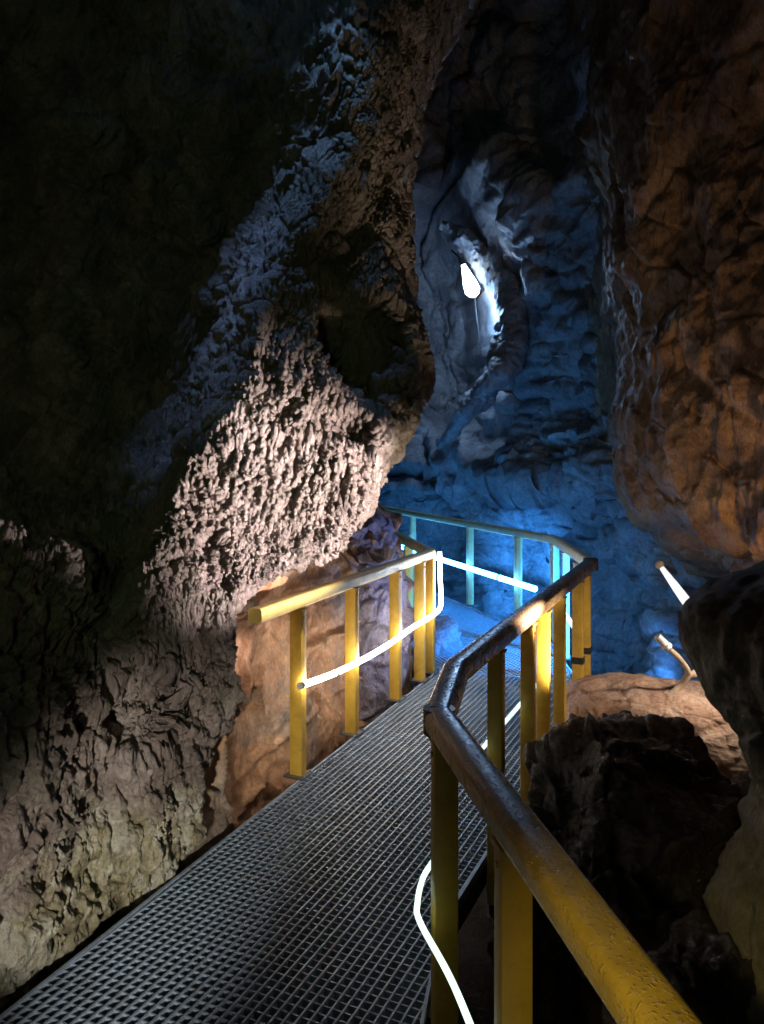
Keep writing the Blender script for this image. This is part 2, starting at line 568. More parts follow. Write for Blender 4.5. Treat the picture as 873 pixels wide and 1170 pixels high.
def left_mid(P, s, t):
    g = np.clip((t - 4.75) / .45, 0, 1)          # the pitted face
    f, e = facets(P * [3.4, 3.4, 2.2] + 5)
    wob = .10 * np.stack([perlin(P * 2.5), perlin(P * 2.5 + 7), 0 * s], 1)
    Q = P + wob
    Q = Q - np.array([.35, 0, 0]) * Q[:, 2:3]                # the streaks lean with the slope
    streak = ridged(Q * [11, 11, 1.5] + 31, 3, .55)
    pits = ridged(Q * [24, 24, 4.6], 3, .6)
    f2, e2 = facets(Q * [18, 18, 5.5])
    ax = np.array([.33, .5, .8]); ax /= np.linalg.norm(ax)
    bx = np.cross(ax, [0, 0, 1.]); bx /= np.linalg.norm(bx); cx_ = np.cross(ax, bx)
    W_ = P + .05 * np.stack([perlin(P * 3 + 3), perlin(P * 3 + 13), 0 * s], 1)
    drape = ridged(np.stack([W_ @ ax * 1.0, W_ @ bx * 13, W_ @ cx_ * 13], 1), 4, .6)      # long strands running up the ridge
    low = np.clip((s - 7.2) / 1.2, 0, 1)
    v = np.clip(.75 + .9 * fbm(P * 1.4 + 40, 3), .25, 1.5)          # smoother and rougher patches
    return .045 * f - .035 * np.exp(-(e / .03) ** 2) + g * v * (.027 * streak + .021 * pits + .014 * f2) + (1 - g) * (1 - low) * (.042 * drape + .008 * fbm(P * 5, 4)) \
        + low * (.03 * facets(P * [5, 5, 4.4])[0] + .03 * ridged(P * 7, 4, .55))


def left_fine(P, s, t):
    k = .25 + .75 * np.clip((t - 4.6) / .5, 0, 1)
    return k * (.006 * fbm(P * 26, 3, .6) + .012 * ridged(P * [38, 38, 9], 2, .5))


rock_sheet('cave_wall', ctrl, 840, 860, [left_big, left_cave, left_mid, left_fine], M['overhang'], -1,
           'pitted pinkish grey rock wall overhanging the yellow railing, its far face in darkness', 'rock wall',
           dv=[.7, 1, 1, 1, 1, 1, 1, .8, .8, .8, .5], du=[.3, .5, .9, 1.1, 1.1, 1.8, 1.8, .6, .4])

# ---- orange wall under the overhang, behind the left railing
way = [(-.98, 3.62), (-.86, 4.02), (-.72, 4.66), (-.47, 5.35), (-.17, 6.02), (.10, 6.62), (.17, 7.2), (-.05, 8.0), (-.5, 8.8)]
ctrl = []
for z, off in ((-.9, -.05), (-.1, -.04), (.35, .02), (.8, .03), (1.15, .06), (1.33, .18), (1.42, .4), (1.45, .75), (1.4, 1.0)):
    row = []
    for i, (x, y) in enumerate(way):
        zz = z
        if z > 1.0:
            zz = min(z, .92 + .22 * i) - (.35 * (i - 5) / 3 if i > 5 else 0)
        o_ = min(off, .15 + .18 * i)
        row.append((x - o_ * .9, y + o_ * .42, zz))
    ctrl.append(row)


def orange_d(P, s, t):
    f, e = facets(P * [1.9, 1.9, 1.5] + 4.4)
    f2, e2 = facets(P * 5.1)
    h = .07 * fbm(P * 1.6, 4) + .07 * f - .04 * np.exp(-(e / .035) ** 2) + .012 * f2 + .012 * fbm(P * 14, 4)
    # two dark bedding slots that follow the wall
    for z0, wd, dep in ((.56, .035, .09), (1.10, .05, .10), (.12, .02, .04)):
        w = np.abs(P[:, 2] - z0 - .06 * (P[:, 1] - 5.5) - .03 * perlin(P * 3))
        h = h - dep * np.exp(-(w / wd) ** 2) * np.clip(.6 + perlin(P * 1.7 + 3), 0, 1)
    return h


rock_sheet('cave_wall', ctrl, 330, 420, [orange_d], M['orange'], -1,
           'orange rock wall with dark horizontal slots under the overhang behind the railing', 'rock wall')

# ---- back wall, blue lit
cols = [(330, 14.6), (400, 14.1), (450, 13.7), (500, 13.2), (560, 12.4), (620, 11.2), (680, 10.0), (740, 8.9), (810, 7.9), (900, 6.8), (1020, 5.7)]
rows = [(-260, 1.02), (-60, 1.0), (120, 1.0), (230, .99), (330, 1.0), (430, 1.0), (500, .99), (540, .965), (575, .99), (640, .985), (710, .96), (780, .93), (880, .91)]
ctrl = [[px(cx, y, d * k) for cx, d in cols] for y, k in rows]


def sp(P):
    """Photo position of points (used only to find where along the wall a crack or hollow runs)."""
    return CX + P[:, 0] / P[:, 1] * F, HY - (P[:, 2] - EYE) / P[:, 1] * F


def poly_d(P, pts):
    """Distance in metres from a 3-D polyline."""
    best = np.full(len(P), 1e9)
    pts = [np.array(p) for p in pts]
    for A, B in zip(pts[:-1], pts[1:]):
        d = B - A
        k = np.clip(((P - A) @ d) / (d @ d), 0, 1)
        best = np.minimum(best, np.linalg.norm(P - (A + k[:, None] * d), axis=1))
    return best


def bw(x, y):
    """A point on the undisplaced back wall at photo position x, y."""
    d = np.interp(x, [c[0] for c in cols], [c[1] for c in cols]) * np.interp(y, [r[0] for r in rows], [r[1] for r in rows])
    return px(x, y, d)


CHIM = [bw(500, 275), bw(512, 330), bw(522, 385), bw(520, 430)]


def back_big(P, s, t):
    f, e = facets(P * [.62, .5, .62] + 6.3)
    h = .30 * fbm(P * .55, 4) + .30 * f - .08 * np.exp(-(e / .05) ** 2)
    return h


def back_hollow(P, s, t):
    # the hollow that holds the lamp goes straight back; a raised fin runs round its upper and right edge
    q = poly_d(P, CHIM) + .10 * perlin(P * 1.7) + .04 * perlin(P * 5)
    u = np.clip((1.08 - q) / .58, 0, 1)
    u = u * u * (3 - 2 * u)
    fin = np.exp(-(poly_d(P, [bw(480, 240), bw(530, 262), bw(572, 310), bw(592, 360), bw(592, 405), bw(570, 450), bw(545, 480)]) / .26) ** 2)
    d = np.zeros((len(P), 3))
    shade_lip = np.exp(-(poly_d(P, [bw(440, 165), bw(500, 180), bw(560, 205), bw(610, 260)]) / .55) ** 2)  # lip bulged forward to keep the lamp's light off the wall above
    d[:, 1] = 1.9 * u - .2 * fin - 1.1 * shade_lip
    return d


def back_mid(P, s, t):
    h = 0
    for pts, wd, dep in (
            ([bw(420, 540), bw(470, 543), bw(540, 545)], .10, .55),
            ([bw(556, 552), bw(588, 558)], .06, .25), ([bw(590, 578), bw(620, 582), bw(655, 605), bw(690, 612)], .07, .30),
            ([bw(690, 690), bw(760, 700), bw(800, 690)], .06, .25)):
        q = poly_d(P, pts) + .03 * perlin(P * 3)
        h = h - 1.4 * dep * np.exp(-(q / wd) ** 2)
    # ledge edges catching the light
    for pts, wd, ht in (([bw(495, 470), bw(518, 505), bw(545, 542), bw(600, 545), bw(660, 556), bw(710, 560)], .16, .28),):
        q = poly_d(P, pts)
        h = h + ht * np.exp(-(q / wd) ** 2)
    f, e = facets(P * [1.5, 1.2, 1.4] + 1.7)
    f2, e2 = facets(P * 3.9)
    cal = 1 - .75 * np.clip((2.3 - poly_d(P, CHIM)) / .8, 0, 1)
    return h + cal * (.11 * f - .05 * np.exp(-(e / .04) ** 2) + .03 * f2 - .02 * np.exp(-(e2 / .03) ** 2) + .09 * ridged(P * [.5, .5, 2.4] + .4 * perlin(P * .8)[:, None], 3, .5) + .035 * ridged(P * [2.6, 2.6, 1.4], 4, .55) + .014 * fbm(P * 9, 4)) + .02 * fbm(P * 3, 4)


rock_sheet('cave_wall', ctrl, 620, 520, [back_big, back_hollow, back_mid], M['back'], -1,
           'grey back wall of the cave in blue light behind the far railing', 'rock wall')

# ---- the curved rim of rock beside the lamp in the hollow
rim = [(505, 256, 12.6), (532, 276, 12.55), (558, 302, 12.5), (575, 330, 12.1), (585, 360, 11.75), (585, 390, 11.55), (574, 418, 11.5), (555, 444, 11.6), (530, 474, 11.9), (505, 505, 12.7)]
pth = smooth_path([px(*q) for q in rim], 26)
nr = 46
rings = []
for i, p in enumerate(pth):
    k = i / (len(pth) - 1)
    t_ = (pth[min(i + 1, len(pth) - 1)] - pth[max(i - 1, 0)]).normalized()
    u_ = t_.cross(Vector((0, 1, 0))).normalized(); v_ = t_.cross(u_)
    ra = .06 + .18 * math.sin(math.pi * min(1, k * 1.05)) ** .8
    rings.append([p + u_ * math.cos(6.28318 * j / nr) * ra + v_ * math.sin(6.28318 * j / nr) * ra * 2.0 for j in range(nr)])
P = np.array([[tuple(q) for q in r] for r in rings]).reshape(-1, 3)
cen = np.repeat(np.array([tuple(p) for p in pth]), nr, 0)
dr = P - cen; dr /= np.linalg.norm(dr, axis=1)[:, None]
P = P + dr * (.09 * fbm(P * 2.2, 4) + .03 * facets(P * 4)[0] + .02 * ridged(P * 9, 3))[:, None]
mb = MB(); mb.loft(P.reshape(len(pth), nr, 3).tolist())
tag(mb.build('rock_rim', M['back'], None, True, px(*rim[-1])), 'curved rim of pale rock curling round the dazzling lamp in the hollow', 'rock')

# ---- right wall, brown
RW = [
    [(600, -300, 10.5), (660, -300, 8.4), (720, -300, 7.0), (800, -300, 5.8), (930, -300, 4.7), (1120, -300, 3.6)],
    [(640, -60, 10.5), (692, -60, 8.4), (730, -40, 7.0), (800, -20, 5.9), (920, 0, 4.7), (1100, 0, 3.5)],
    [(650, 120, 10.7), (695, 120, 8.5), (728, 130, 7.0), (800, 130, 5.9), (920, 130, 4.7), (1100, 120, 3.5)],
    [(660, 260, 10.8), (697, 270, 8.6), (722, 270, 7.0), (790, 260, 5.9), (915, 260, 4.7), (1100, 250, 3.5)],
    [(668, 400, 10.8), (700, 400, 8.7), (716, 400, 7.0), (785, 400, 5.7), (910, 390, 4.6), (1100, 390, 3.4)],
    [(685, 490, 10.4), (704, 490, 8.6), (712, 490, 7.0), (785, 490, 5.7), (905, 490, 4.55), (1100, 490, 3.4)],
    [(715, 545, 10.0), (718, 550, 8.4), (716, 560, 6.95), (785, 575, 5.65), (900, 575, 4.5), (1100, 580, 3.35)],
    [(760, 580, 9.6), (742, 595, 8.2), (745, 602, 7.0), (800, 625, 5.8), (905, 630, 4.6), (1100, 650, 3.4)],
    [(800, 600, 9.4), (788, 630, 8.2), (792, 642, 7.3), (830, 660, 6.2), (925, 670, 5.0), (1120, 700, 3.7)],
    [(850, 640, 9.3), (860, 650, 8.3), (870, 660, 7.5), (900, 690, 6.5), (985, 710, 5.3), (1180, 760, 3.9)],
    [(860, 780, 9.3), (870, 790, 8.3), (880, 800, 7.5), (910, 830, 6.5), (1000, 880, 5.3), (1190, 1000, 3.9)],
]
ctrl = []
for row in RW:
    pts = [px(*q) for q in row]
    z = pts[-1][2]
    ctrl.append(pts + [(2.7, .6, z), (2.9, -3.2, z)])


def right_d(P, s, t):
    f, e = facets(P * [.95, .8, .7] + 8.1)
    f2, e2 = facets(P * [2.6, 2.6, 1.9])
    f3, e3 = facets(P * 7)
    return .12 * fbm(P * [.7, .7, .6] + 2, 4) + .09 * f - .04 * np.exp(-(e / .05) ** 2) + .05 * fbm(P * 1.9, 5, .55) + .025 * f2 - .02 * np.exp(-(e2 / .035) ** 2) \
        + .022 * ridged(P * [3, 3, .9], 4, .5) + .006 * f3 + .012 * fbm(P * 10, 4)


rock_sheet('cave_wall', ctrl, 520, 560, [right_d], M['brown'], -1,
           'rust brown rock wall hanging above the two white lamps', 'rock wall')

# ---- roof shell that closes the cave, and the ground
nv, nu = 150, 260
th, ph = np.meshgrid(np.linspace(0, 2 * math.pi, nu), np.linspace(-.25, math.pi / 2 - .001, nv))
G = np.stack([.3 + 8.4 * np.cos(ph) * np.cos(th), 5.5 + 17 * np.cos(ph) * np.sin(th), -.8 + 11.6 * np.sin(ph)], 2)
P = G.reshape(-1, 3)
f, e = facets(P * .6 + 1)
h = .5 * fbm(P * .4, 4) + .3 * f + .07 * facets(P * 2)[0] + .04 * fbm(P * 3, 4)
ctr = np.array([.3, 5.5, .5])
dirs = (P - ctr); dirs /= np.linalg.norm(dirs, axis=1)[:, None]
P = P + dirs * h[:, None]
G = P.reshape(nv, nu, 3); G[:, -1] = G[:, 0]
tag(mesh_obj('cave_ceiling', G.reshape(-1, 3), grid_faces(nv, nu), M['ceiling'], smooth=True),
    'dark cave roof arching over the walkway', 'cave roof', kind='structure')

nv, nu = 420, 300
X, Y = np.meshgrid(np.linspace(-9, 9, nu), np.linspace(-9, 20, nv))
P = np.stack([X.ravel(), Y.ravel(), np.zeros(X.size)], 1)
f, e = facets(P * 1.1 + .5)
P[:, 2] = -1.0 + .16 * fbm(P * .7, 4) + .16 * f + .06 * facets(P * 3.2)[0] + .03 * fbm(P * 5, 3)
P[:, 2] = np.minimum(P[:, 2], -.45)
tag(mesh_obj('ground', P, grid_faces(nv, nu), M['ground'], smooth=True), 'dark uneven rock floor below the walkway', 'cave floor', kind='structure')


# ------------------------------------------------------------------ loose rocks
def boulder(name, loc, size, rot, mat, label, cat='boulder', seed=0, res=130, chop=None, rough=1.0, group=None):
    """A closed lump: a cube-sphere squashed to size, broken into facets, resting at loc (its base)."""
    me_v, me_f = [], []
    n = res
    lin = np.tan(np.linspace(-1, 1, n) * math.pi / 4)
    a, b = np.meshgrid(lin, lin)
    one = np.ones_like(a)
    faces = [(a, b, one), (-a, b, -one), (one, -a * -1 * -1, b)]
    faces = [np.stack(q, 2).reshape(-1, 3) for q in ((a, b, one), (b, a, -one), (one, a, b), (-one, b, a), (b, one, a), (a, -one, b))]
    V = np.concatenate(faces)
    V /= np.linalg.norm(V, axis=1)[:, None]
    gf = grid_faces(n, n)[:, ::-1]
    Fq = np.concatenate([gf + k * n * n for k in range(6)])
    # weld the six patches
    key = np.round(V * 1e5).astype(np.int64)
    _, first, inv = np.unique(key, axis=0, return_index=True, return_inverse=True)
    V = V[first]; Fq = inv.ravel()[Fq]
    p = 3.2
    V = V / (np.sum(np.abs(V) ** p, axis=1) ** (1 / p))[:, None]     # a blocky ball
    D = V * np.array(size) / 2
    Q = D + seed * 3.71
    N = V / np.linalg.norm(V, axis=1)[:, None]
    m = min(size)
    f, e = facets(Q * 1.6 / m)
    f2, e2 = facets(Q * 4.5 / m)
    h = m * rough * (.16 * fbm(Q * 1.1 / m, 4) + .14 * f + .04 * f2 - .02 * np.exp(-(e2 / .05) ** 2)) + rough * (.018 * ridged(Q * 8, 3) + .008 * fbm(Q * 26, 3))
    D = D + N * h[:, None]
    D = D @ np.array(Matrix.Rotation(R(rot[2]), 3, 'Z') @ Matrix.Rotation(R(rot[1]), 3, 'Y') @ Matrix.Rotation(R(rot[0]), 3, 'X')).T
    D[:, 2] -= D[:, 2].min()
    D += np.array(loc)
    o = mesh_obj(name, D, Fq, mat, smooth=True, origin=loc)
    return tag(o, label, cat, group)


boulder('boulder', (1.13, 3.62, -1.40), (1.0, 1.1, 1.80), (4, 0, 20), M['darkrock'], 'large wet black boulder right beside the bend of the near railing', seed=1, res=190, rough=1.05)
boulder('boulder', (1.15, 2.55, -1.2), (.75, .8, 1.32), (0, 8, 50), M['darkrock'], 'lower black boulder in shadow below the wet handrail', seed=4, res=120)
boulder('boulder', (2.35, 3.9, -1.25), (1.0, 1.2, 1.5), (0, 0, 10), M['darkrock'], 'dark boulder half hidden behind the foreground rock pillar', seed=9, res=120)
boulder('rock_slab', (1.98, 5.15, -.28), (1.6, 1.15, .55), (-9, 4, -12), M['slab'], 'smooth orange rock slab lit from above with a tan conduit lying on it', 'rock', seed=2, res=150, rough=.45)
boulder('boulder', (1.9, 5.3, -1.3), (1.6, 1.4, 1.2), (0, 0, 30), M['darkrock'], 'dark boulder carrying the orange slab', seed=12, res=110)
boulder('boulder', (-.20, 6.42, -.6), (.66, .95, 1.90), (0, 0, -22), M['purple'], 'rough mauve grey rock standing behind the left railing', seed=3, res=150, rough=.7)
boulder('boulder', (.33, 7.55, -.55), (.68, .75, .78), (0, 0, 12), M['purple'], 'low mauve grey rock at the inner bend of the walkway', seed=6, res=130, rough=.8)

# foreground pillar: a column of rock with its own waist
ph = np.linspace(0, 2 * math.pi, 230)
prof = [(-1.3, 1.70, 2.62, .62), (-.6, 1.68, 2.6, .58), (.0, 1.66, 2.58, .53), (.33, 1.68, 2.55, .58), (.50, 1.70, 2.52, .55), (.7, 1.68, 2.5, .50), (.95, 1.66, 2.5, .53),
        (1.12, 1.60, 2.5, .56), (1.28, 1.57, 2.5, .57), (1.40, 1.60, 2.5, .55), (1.49, 1.69, 2.52, .44), (1.54, 1.73, 2.54, .25), (1.56, 1.75, 2.55, .01)]
pr = np.array(prof)
zz = catmull_mat(len(pr), 260) @ pr
G = np.stack([zz[:, 1:2] + zz[:, 3:4] * np.cos(ph) * 1.0, zz[:, 2:3] + zz[:, 3:4] * np.sin(ph) * 1.0, np.repeat(zz[:, 0:1], len(ph), 1)], 2)
P = G.reshape(-1, 3)
f, e = facets(P * [2.1, 2.1, 1.8] + 3)
f2, e2 = facets(P * 6)
h = .06 * fbm(P * 1.8, 4) + .07 * f - .02 * np.exp(-(e / .05) ** 2) + .014 * f2 + .012 * ridged(P * [8, 8, 4], 3) + .005 * fbm(P * 30, 3)
rad = np.stack([np.tile(np.cos(ph), len(zz)), np.tile(np.sin(ph), len(zz)), np.zeros(len(P))], 1)
fade = np.clip(np.repeat(zz[:, 3], len(ph)) / .3, 0, 1)
P = P + rad * (h * fade)[:, None] + np.array([0, 0, 1]) * (.03 * fbm(P * 4, 4))[:, None]
G = P.reshape(len(zz), len(ph), 3); G[:, -1] = G[:, 0]
tag(mesh_obj('rock_pillar', G.reshape(-1, 3), grid_faces(len(zz), len(ph))[:, ::-1], M['pillar'], smooth=True, origin=(1.57, 2.55, -1.3)),
    'olive brown rock pillar with a waist, standing closest outside the wet handrail', 'rock')

# ------------------------------------------------------------------ walkway
Cn = Vector((.42, .905, 0)).normalized()        # direction of the near span
Cf = Vector((-.36, .933, 0)).normalized()       # direction of the far span
A, B, C_, D_, E_ = (.185, 2.6), (.29, 3.15), (1.53, 5.9), (1.66, 7.72), (-.40, 13.0)
I0, I1, I2 = (.40, 6.63), (.08, 8.2), (-.75, 10.6)      # inner bend of the left railing
near_poly = [(edge_x(-1.2) + .035, -1.2), (edge_x(6.6) + .035, 6.6), (I0[0] + .02, 6.66), (1.45, 6.4), (C_[0] - .06, C_[1]), (B[0] - .06, B[1]), (A[0] - .06, A[1]), (.80, -1.2)]
far_poly = [(I0[0] + .02, 6.67), (1.45, 6.41), (1.56, 6.4), (D_[0] - .06, D_[1]), (E_[0] - .06, E_[1]), (-1.6, 12.6), (I2[0], I2[1]), (I1[0], I1[1])]


def clip_line(poly, p, d):
    """Intervals of the line p + s d inside the polygon."""
    ss = []
    n = Vector((-d.y, d.x, 0))
    for (x0, y0), (x1, y1) in zip(poly, poly[1:] + poly[:1]):
        a, b = Vector((x0, y0, 0)) - p, Vector((x1, y1, 0)) - p
        da, db = a.dot(n), b.dot(n)
        if (da < 0) != (db < 0):
            k = da / (da - db)
            ss.append((a + (b - a) * k).dot(d))
    ss.sort()
    return list(zip(ss[::2], ss[1::2]))


def grating(name, poly, d, parent, pitch=.039, w=.0075, dep=.032, ztop=0.0):
    mb = MB()
    n = Vector((d.y, -d.x, 0))
    up = Vector((0, 0, 1))
    for dirv, off, drop, ww in ((d, n, 0, w), (n, d, .004, w * .8)):
        ts = [Vector((x, y, 0)).dot(off) for x, y in poly]
        k0, k1 = math.floor(min(ts) / pitch), math.ceil(max(ts) / pitch)
        for k in range(k0, k1 + 1):
            p = off * (k * pitch + .0003)
            for s0, s1 in clip_line(poly, p, dirv):
                if s1 - s0 < .01: continue
                a, b = p + dirv * s0, p + dirv * s1
                q = off * (ww / 2)
                q2 = off * (ww / 2 * .75)
                z1, z0 = ztop - drop, ztop - dep
                V = [a - q2 + up * z0, a + q2 + up * z0, a + q + up * z1, a - q + up * z1, b - q2 + up * z0, b + q2 + up * z0, b + q + up * z1, b - q + up * z1]
                mb.add(V, [(3, 2, 6, 7), (0, 3, 7, 4), (2, 1, 5, 6), (0, 4, 5, 1), (0, 1, 2, 3), (4, 7, 6, 5)])
    for (x0, y0), (x1, y1) in zip(poly, poly[1:] + poly[:1]):     # flat bar round the edge
        a, b = Vector((x0, y0, 0)), Vector((x1, y1, 0))
        e = (b - a).normalized(); m = Vector((e.y, -e.x, 0))
        mb.box((a + b) / 2 + Vector((0, 0, ztop - .017)), (.012, (b - a).length, .040), (m, e, Vector((0, 0, 1))))
    return mb.build(name, M['grate'], parent)


wk = empty('walkway', (0, 3, 0), 'grey mesh grating walkway running between the yellow railings and round the bend', 'walkway')
grating('grating_panel', near_poly, Cn, wk)
grating('grating_panel', far_poly, Cf, wk)


def beam(poly, parent, w=.05, h=.14, z=-.105, inset=.03):
    for (x0, y0), (x1, y1) in zip(poly[:-1], poly[1:]):
        a, b = Vector((x0, y0, 0)), Vector((x1, y1, 0))
        d = (b - a).normalized(); n = Vector((d.y, -d.x, 0))
        mb = MB()
        mb.box((a + b) / 2 + n * inset + Vector((0, 0, z)), (w, (b - a).length - .01, h), (n, d, Vector((0, 0, 1))), .006)
        mb.build('edge_beam', M['steel'], parent)


beam([(edge_x(-1.2), -1.2), (edge_x(6.6), 6.6)], wk)
beam([(.80, -1.2), (A[0] - .06, A[1]), (B[0] - .06, B[1]), (C_[0] - .06, C_[1])], wk, inset=-.04)
for s in range(5):                                  # cross bearers under the near span and their legs
    y = .6 + s * 1.35
    a = Vector((edge_x(y) + .1, y, -.13)); 
    n = Vector((Cn.y, -Cn.x, 0))
    mb = MB(); mb.box(a + n * .6, (1.25, .05, .09), (n, Cn, Vector((0, 0, 1)))); mb.build('cross_bearer', M['steel'], wk)
    for k in (.12, 1.08):
        mb = MB(); mb.box(a + n * k + Vector((0, 0, -.52)), (.05, .05, .93), (n, Cn, Vector((0, 0, 1)))); mb.build('support_leg', M['steel'], wk)


# ------------------------------------------------------------------ railings
def post(parent, x, y, d, z0, z1, mat, across=.078, along=.06, foot=True):
    n = Vector((d.y, -d.x, 0))
    mb = MB()
    mb.box((x, y, (z0 + z1) / 2), (across, along, z1 - z0), (n, d, Vector((0, 0, 1))), .006)
    p = mb.build('post', mat, parent, True)
    mb = MB()
    mb.box((x, y, z1 - .008), (across + .012, along + .02, .014), (n, d, Vector((0, 0, 1))), .003)
    for a in (-1, 1):
        q = Vector((x, y, z1 - .05)) + n * a * (across / 2)
        mb.tube([q - n * a * .004, q + n * a * .006], .009, 6)
    mb.build('saddle_plate', mat, p)
    if foot:
        mb = MB()
        mb.box((x, y, z0 + .006), (across + .05, along + .06, .012), (n, d, Vector((0, 0, 1))), .003)
        for a in (-1, 1):
            for b in (-1, 1):
                q = Vector((x, y, z0)) + n * a * (across / 2 + .014) + d * b * (along / 2 + .017)
                mb.tube([q + Vector((0, 0, .011)), q + Vector((0, 0, .022))], .008, 6)
        f = mb.build('base_plate', M['steel'], p)
        f.parent = p
        fix(f, p)
    return p


def fix(o, parent):
    pass


def ndir(a, b):
    return Vector((b[0] - a[0], b[1] - a[1], 0)).normalized()


def along(a, b, y):
    k = (y - a[1]) / (b[1] - a[1])
    return (a[0] + (b[0] - a[0]) * k, y)


RZ = 1.0
# left railing
lr = empty('railing', (-.1, 5.4, 0), 'yellow railing on the left of the walkway, one end vanishing behind the pinkish rock', 'railing')
LS = (edge_x(4.16) - .01, 4.16)
lrail = [(LS[0], LS[1], RZ), (I0[0], I0[1], RZ - .02), (I1[0], I1[1], RZ - .02), (I2[0], I2[1], RZ - .02)]
sweep_rail(lrail, .082, .076, .018).build('handrail', M['lit_yellow'], lr, True)
dl = ndir(LS, I0)
for y in (4.58, 5.24, 5.93, 6.40):
    x = along(LS, I0, y)[0]
    post(lr, x, y, dl, 0, RZ - .045, M['yellow'])
post(lr, I0[0] - .005, I0[1], dl, 0, RZ - .06, M['yellow'])
for y in (7.4, 8.2, 9.2):
    q = along(I0, I1, y) if y <= 8.2 else along(I1, I2, y)
    post(lr, q[0], q[1], ndir(I0, I1), 0, RZ - .06, M['yellow'])

# right railing: near arm, bend, long arm
rr = empty('railing', (.6, 3.6, 0), 'wet brown and yellow railing with a bend on the near right of the walkway', 'railing')
P0 = (.865, -1.2)
zc = RZ + .0
sweep_rail([(P0[0], P0[1], zc), (A[0], A[1], zc)], .1, .085, .03).build('handrail', M['yellow_wet'], rr, True)
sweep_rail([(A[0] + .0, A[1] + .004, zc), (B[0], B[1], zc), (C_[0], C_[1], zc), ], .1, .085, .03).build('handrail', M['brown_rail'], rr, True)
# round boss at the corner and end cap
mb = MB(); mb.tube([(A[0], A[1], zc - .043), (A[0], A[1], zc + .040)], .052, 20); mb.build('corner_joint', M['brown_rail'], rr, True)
mb = MB(); ee = ndir(B, C_); mb.box(Vector((C_[0], C_[1], zc)) + ee * .012, (.108, .03, .094), (Vector((ee.y, -ee.x, 0)), ee, Vector((0, 0, 1))), .008)
mb.build('end_cap', M['rubber'], rr, True)
dn_ = ndir(P0, A)
for y in (-.6, .75, 1.9):
    x = along(P0, A, y)[0]
    post(rr, x, y, dn_, -.28, RZ - .045, M['yellow'], foot=False)
post(rr, A[0] + .015, A[1] - .03, dn_, -.28, RZ - .045, M['yellow'], foot=False)
db = ndir(B, C_)
for y in (3.66, 4.20, 4.52, 4.92, 5.46, 5.72):
    x = along(B, C_, y)[0]
    p = post(rr, x, y, db, -.2, RZ - .045, M['yellow'], .07, .06, foot=False)
    if y in (5.46, 5.72):
        nb = Vector((db.y, -db.x, 0))
        mb = MB(); mb.box((x, y, .42), (.082, .072, .045), (nb, db, Vector((0, 0, 1))), .004); mb.build('clamp_band', M['rubber'], p)

# far railing
fr = empty('railing', (1.0, 9.4, 0), 'pale thin railing along the far bend in front of the blue wall', 'railing')
zf = .96
sweep_rail([(C_[0] + .03, C_[1] + .10, zf + .03), (D_[0], D_[1], zf), (E_[0], E_[1], zf - .06)], .075, .08, .016).build('handrail', M['pale_rail'], fr, True)
df = ndir(D_, E_)
for y in (8.35, 9.35, 10.9, 12.3):
    x = along(D_, E_, y)[0]
    post(fr, x, y, df, .0, zf - .05, M['pale_rail'], .07, .06)
dc = ndir(C_, D_)
for y in (6.45, 7.05):
    x = along(C_, D_, y)[0]
    post(fr, x, y, dc, .0, zf - .03, M['pale_rail'], .06, .05)
post(fr, D_[0], D_[1], df, .0, zf - .04, M['pale_rail'], .07, .06)


# ------------------------------------------------------------------ rope lights fixed to the railings
def rope(name, pts, rad, mat, label, clips=(), cat='rope light'):
    o = MB()
    path = smooth_path(pts, 10)
    root = empty(name, path[0], label, cat)
    o.tube(path, rad, 12)
    o.build('glowing_sleeve', mat, root, True)
    mb = MB()
    a, b = path[0], path[0] + (path[0] - path[1]).normalized() * .035
    mb.tube([a, b], rad * 1.15, 10); mb.build('end_cap', M['whitepl'], root, True)
    for c in clips:
        p = min(path, key=lambda q: (q - Vector(c)).length)
        i = path.index(p); t = (path[min(i + 1, len(path) - 1)] - path[max(0, i - 1)]).normalized()
        mb = MB(); mb.tube([p - t * .012, p + t * .012], rad * 1.22, 12); mb.build('clip', M['whitepl'], root, True)
    return root


def offs(q, d, o):
    return (q[0] + d.y * o, q[1] - d.x * o)


zl = .50
lp = []
for y in (4.52, 4.9, 5.3, 5.7, 6.1, 6.42):
    q = offs(along(LS, I0, y), dl, .066)
    lp.append((q[0], q[1], zl + (.04 if y < 4.6 else 0) - .02 * (y in (5.3, 5.7))))
lp += [(I0[0] + .075, I0[1] - .02, .53), (I0[0] + .085, I0[1] + .0, .64), (I0[0] + .08, I0[1] + .0, .80), (I0[0] + .075, I0[1] + .0, .99)]
rope('rope_light', lp, .017, M['led_warm'], 'glowing white rope light along the left railing, turning up its corner post', clips=[lp[1], lp[3]])
fl = []
for q in (along(D_, E_, 12.6), along(D_, E_, 11.6), along(D_, E_, 10.6), along(D_, E_, 9.6), along(D_, E_, 8.6), along(D_, E_, 7.95)):
    p = offs(q, df, -.065)
    fl.append((p[0], p[1], .45))
rope('rope_light', fl, .03, M['led_blue'], 'icy blue rope light along the far railing', clips=[fl[2], fl[4]])
cl = []
for y in (7.6, 7.0, 6.4, 5.95):
    p = offs(along(C_, D_, y), dc, -.06)
    cl.append((p[0], p[1], .46))
rope('rope_light', cl, .02, M['led_near'], 'short white rope light seen past the end of the near right railing')
nl = [(.55, .2, .42)]
for y in (.8, 1.4, 1.8, 2.2):
    p = offs(along(P0, A, y), dn_, -.062)
    nl.append((p[0], p[1], .42))
nl += [(A[0] - .066, A[1] - .10, .405), (A[0] - .070, A[1] + .0, .41), (A[0] - .045, A[1] + .10, .44), (A[0] + .02, A[1] + .26, .46), (B[0] - .05, B[1] + .06, .47)]
for y in (3.6, 4.2, 4.8):
    p = offs(along(B, C_, y), db, -.06)
    nl.append((p[0], p[1], .50))
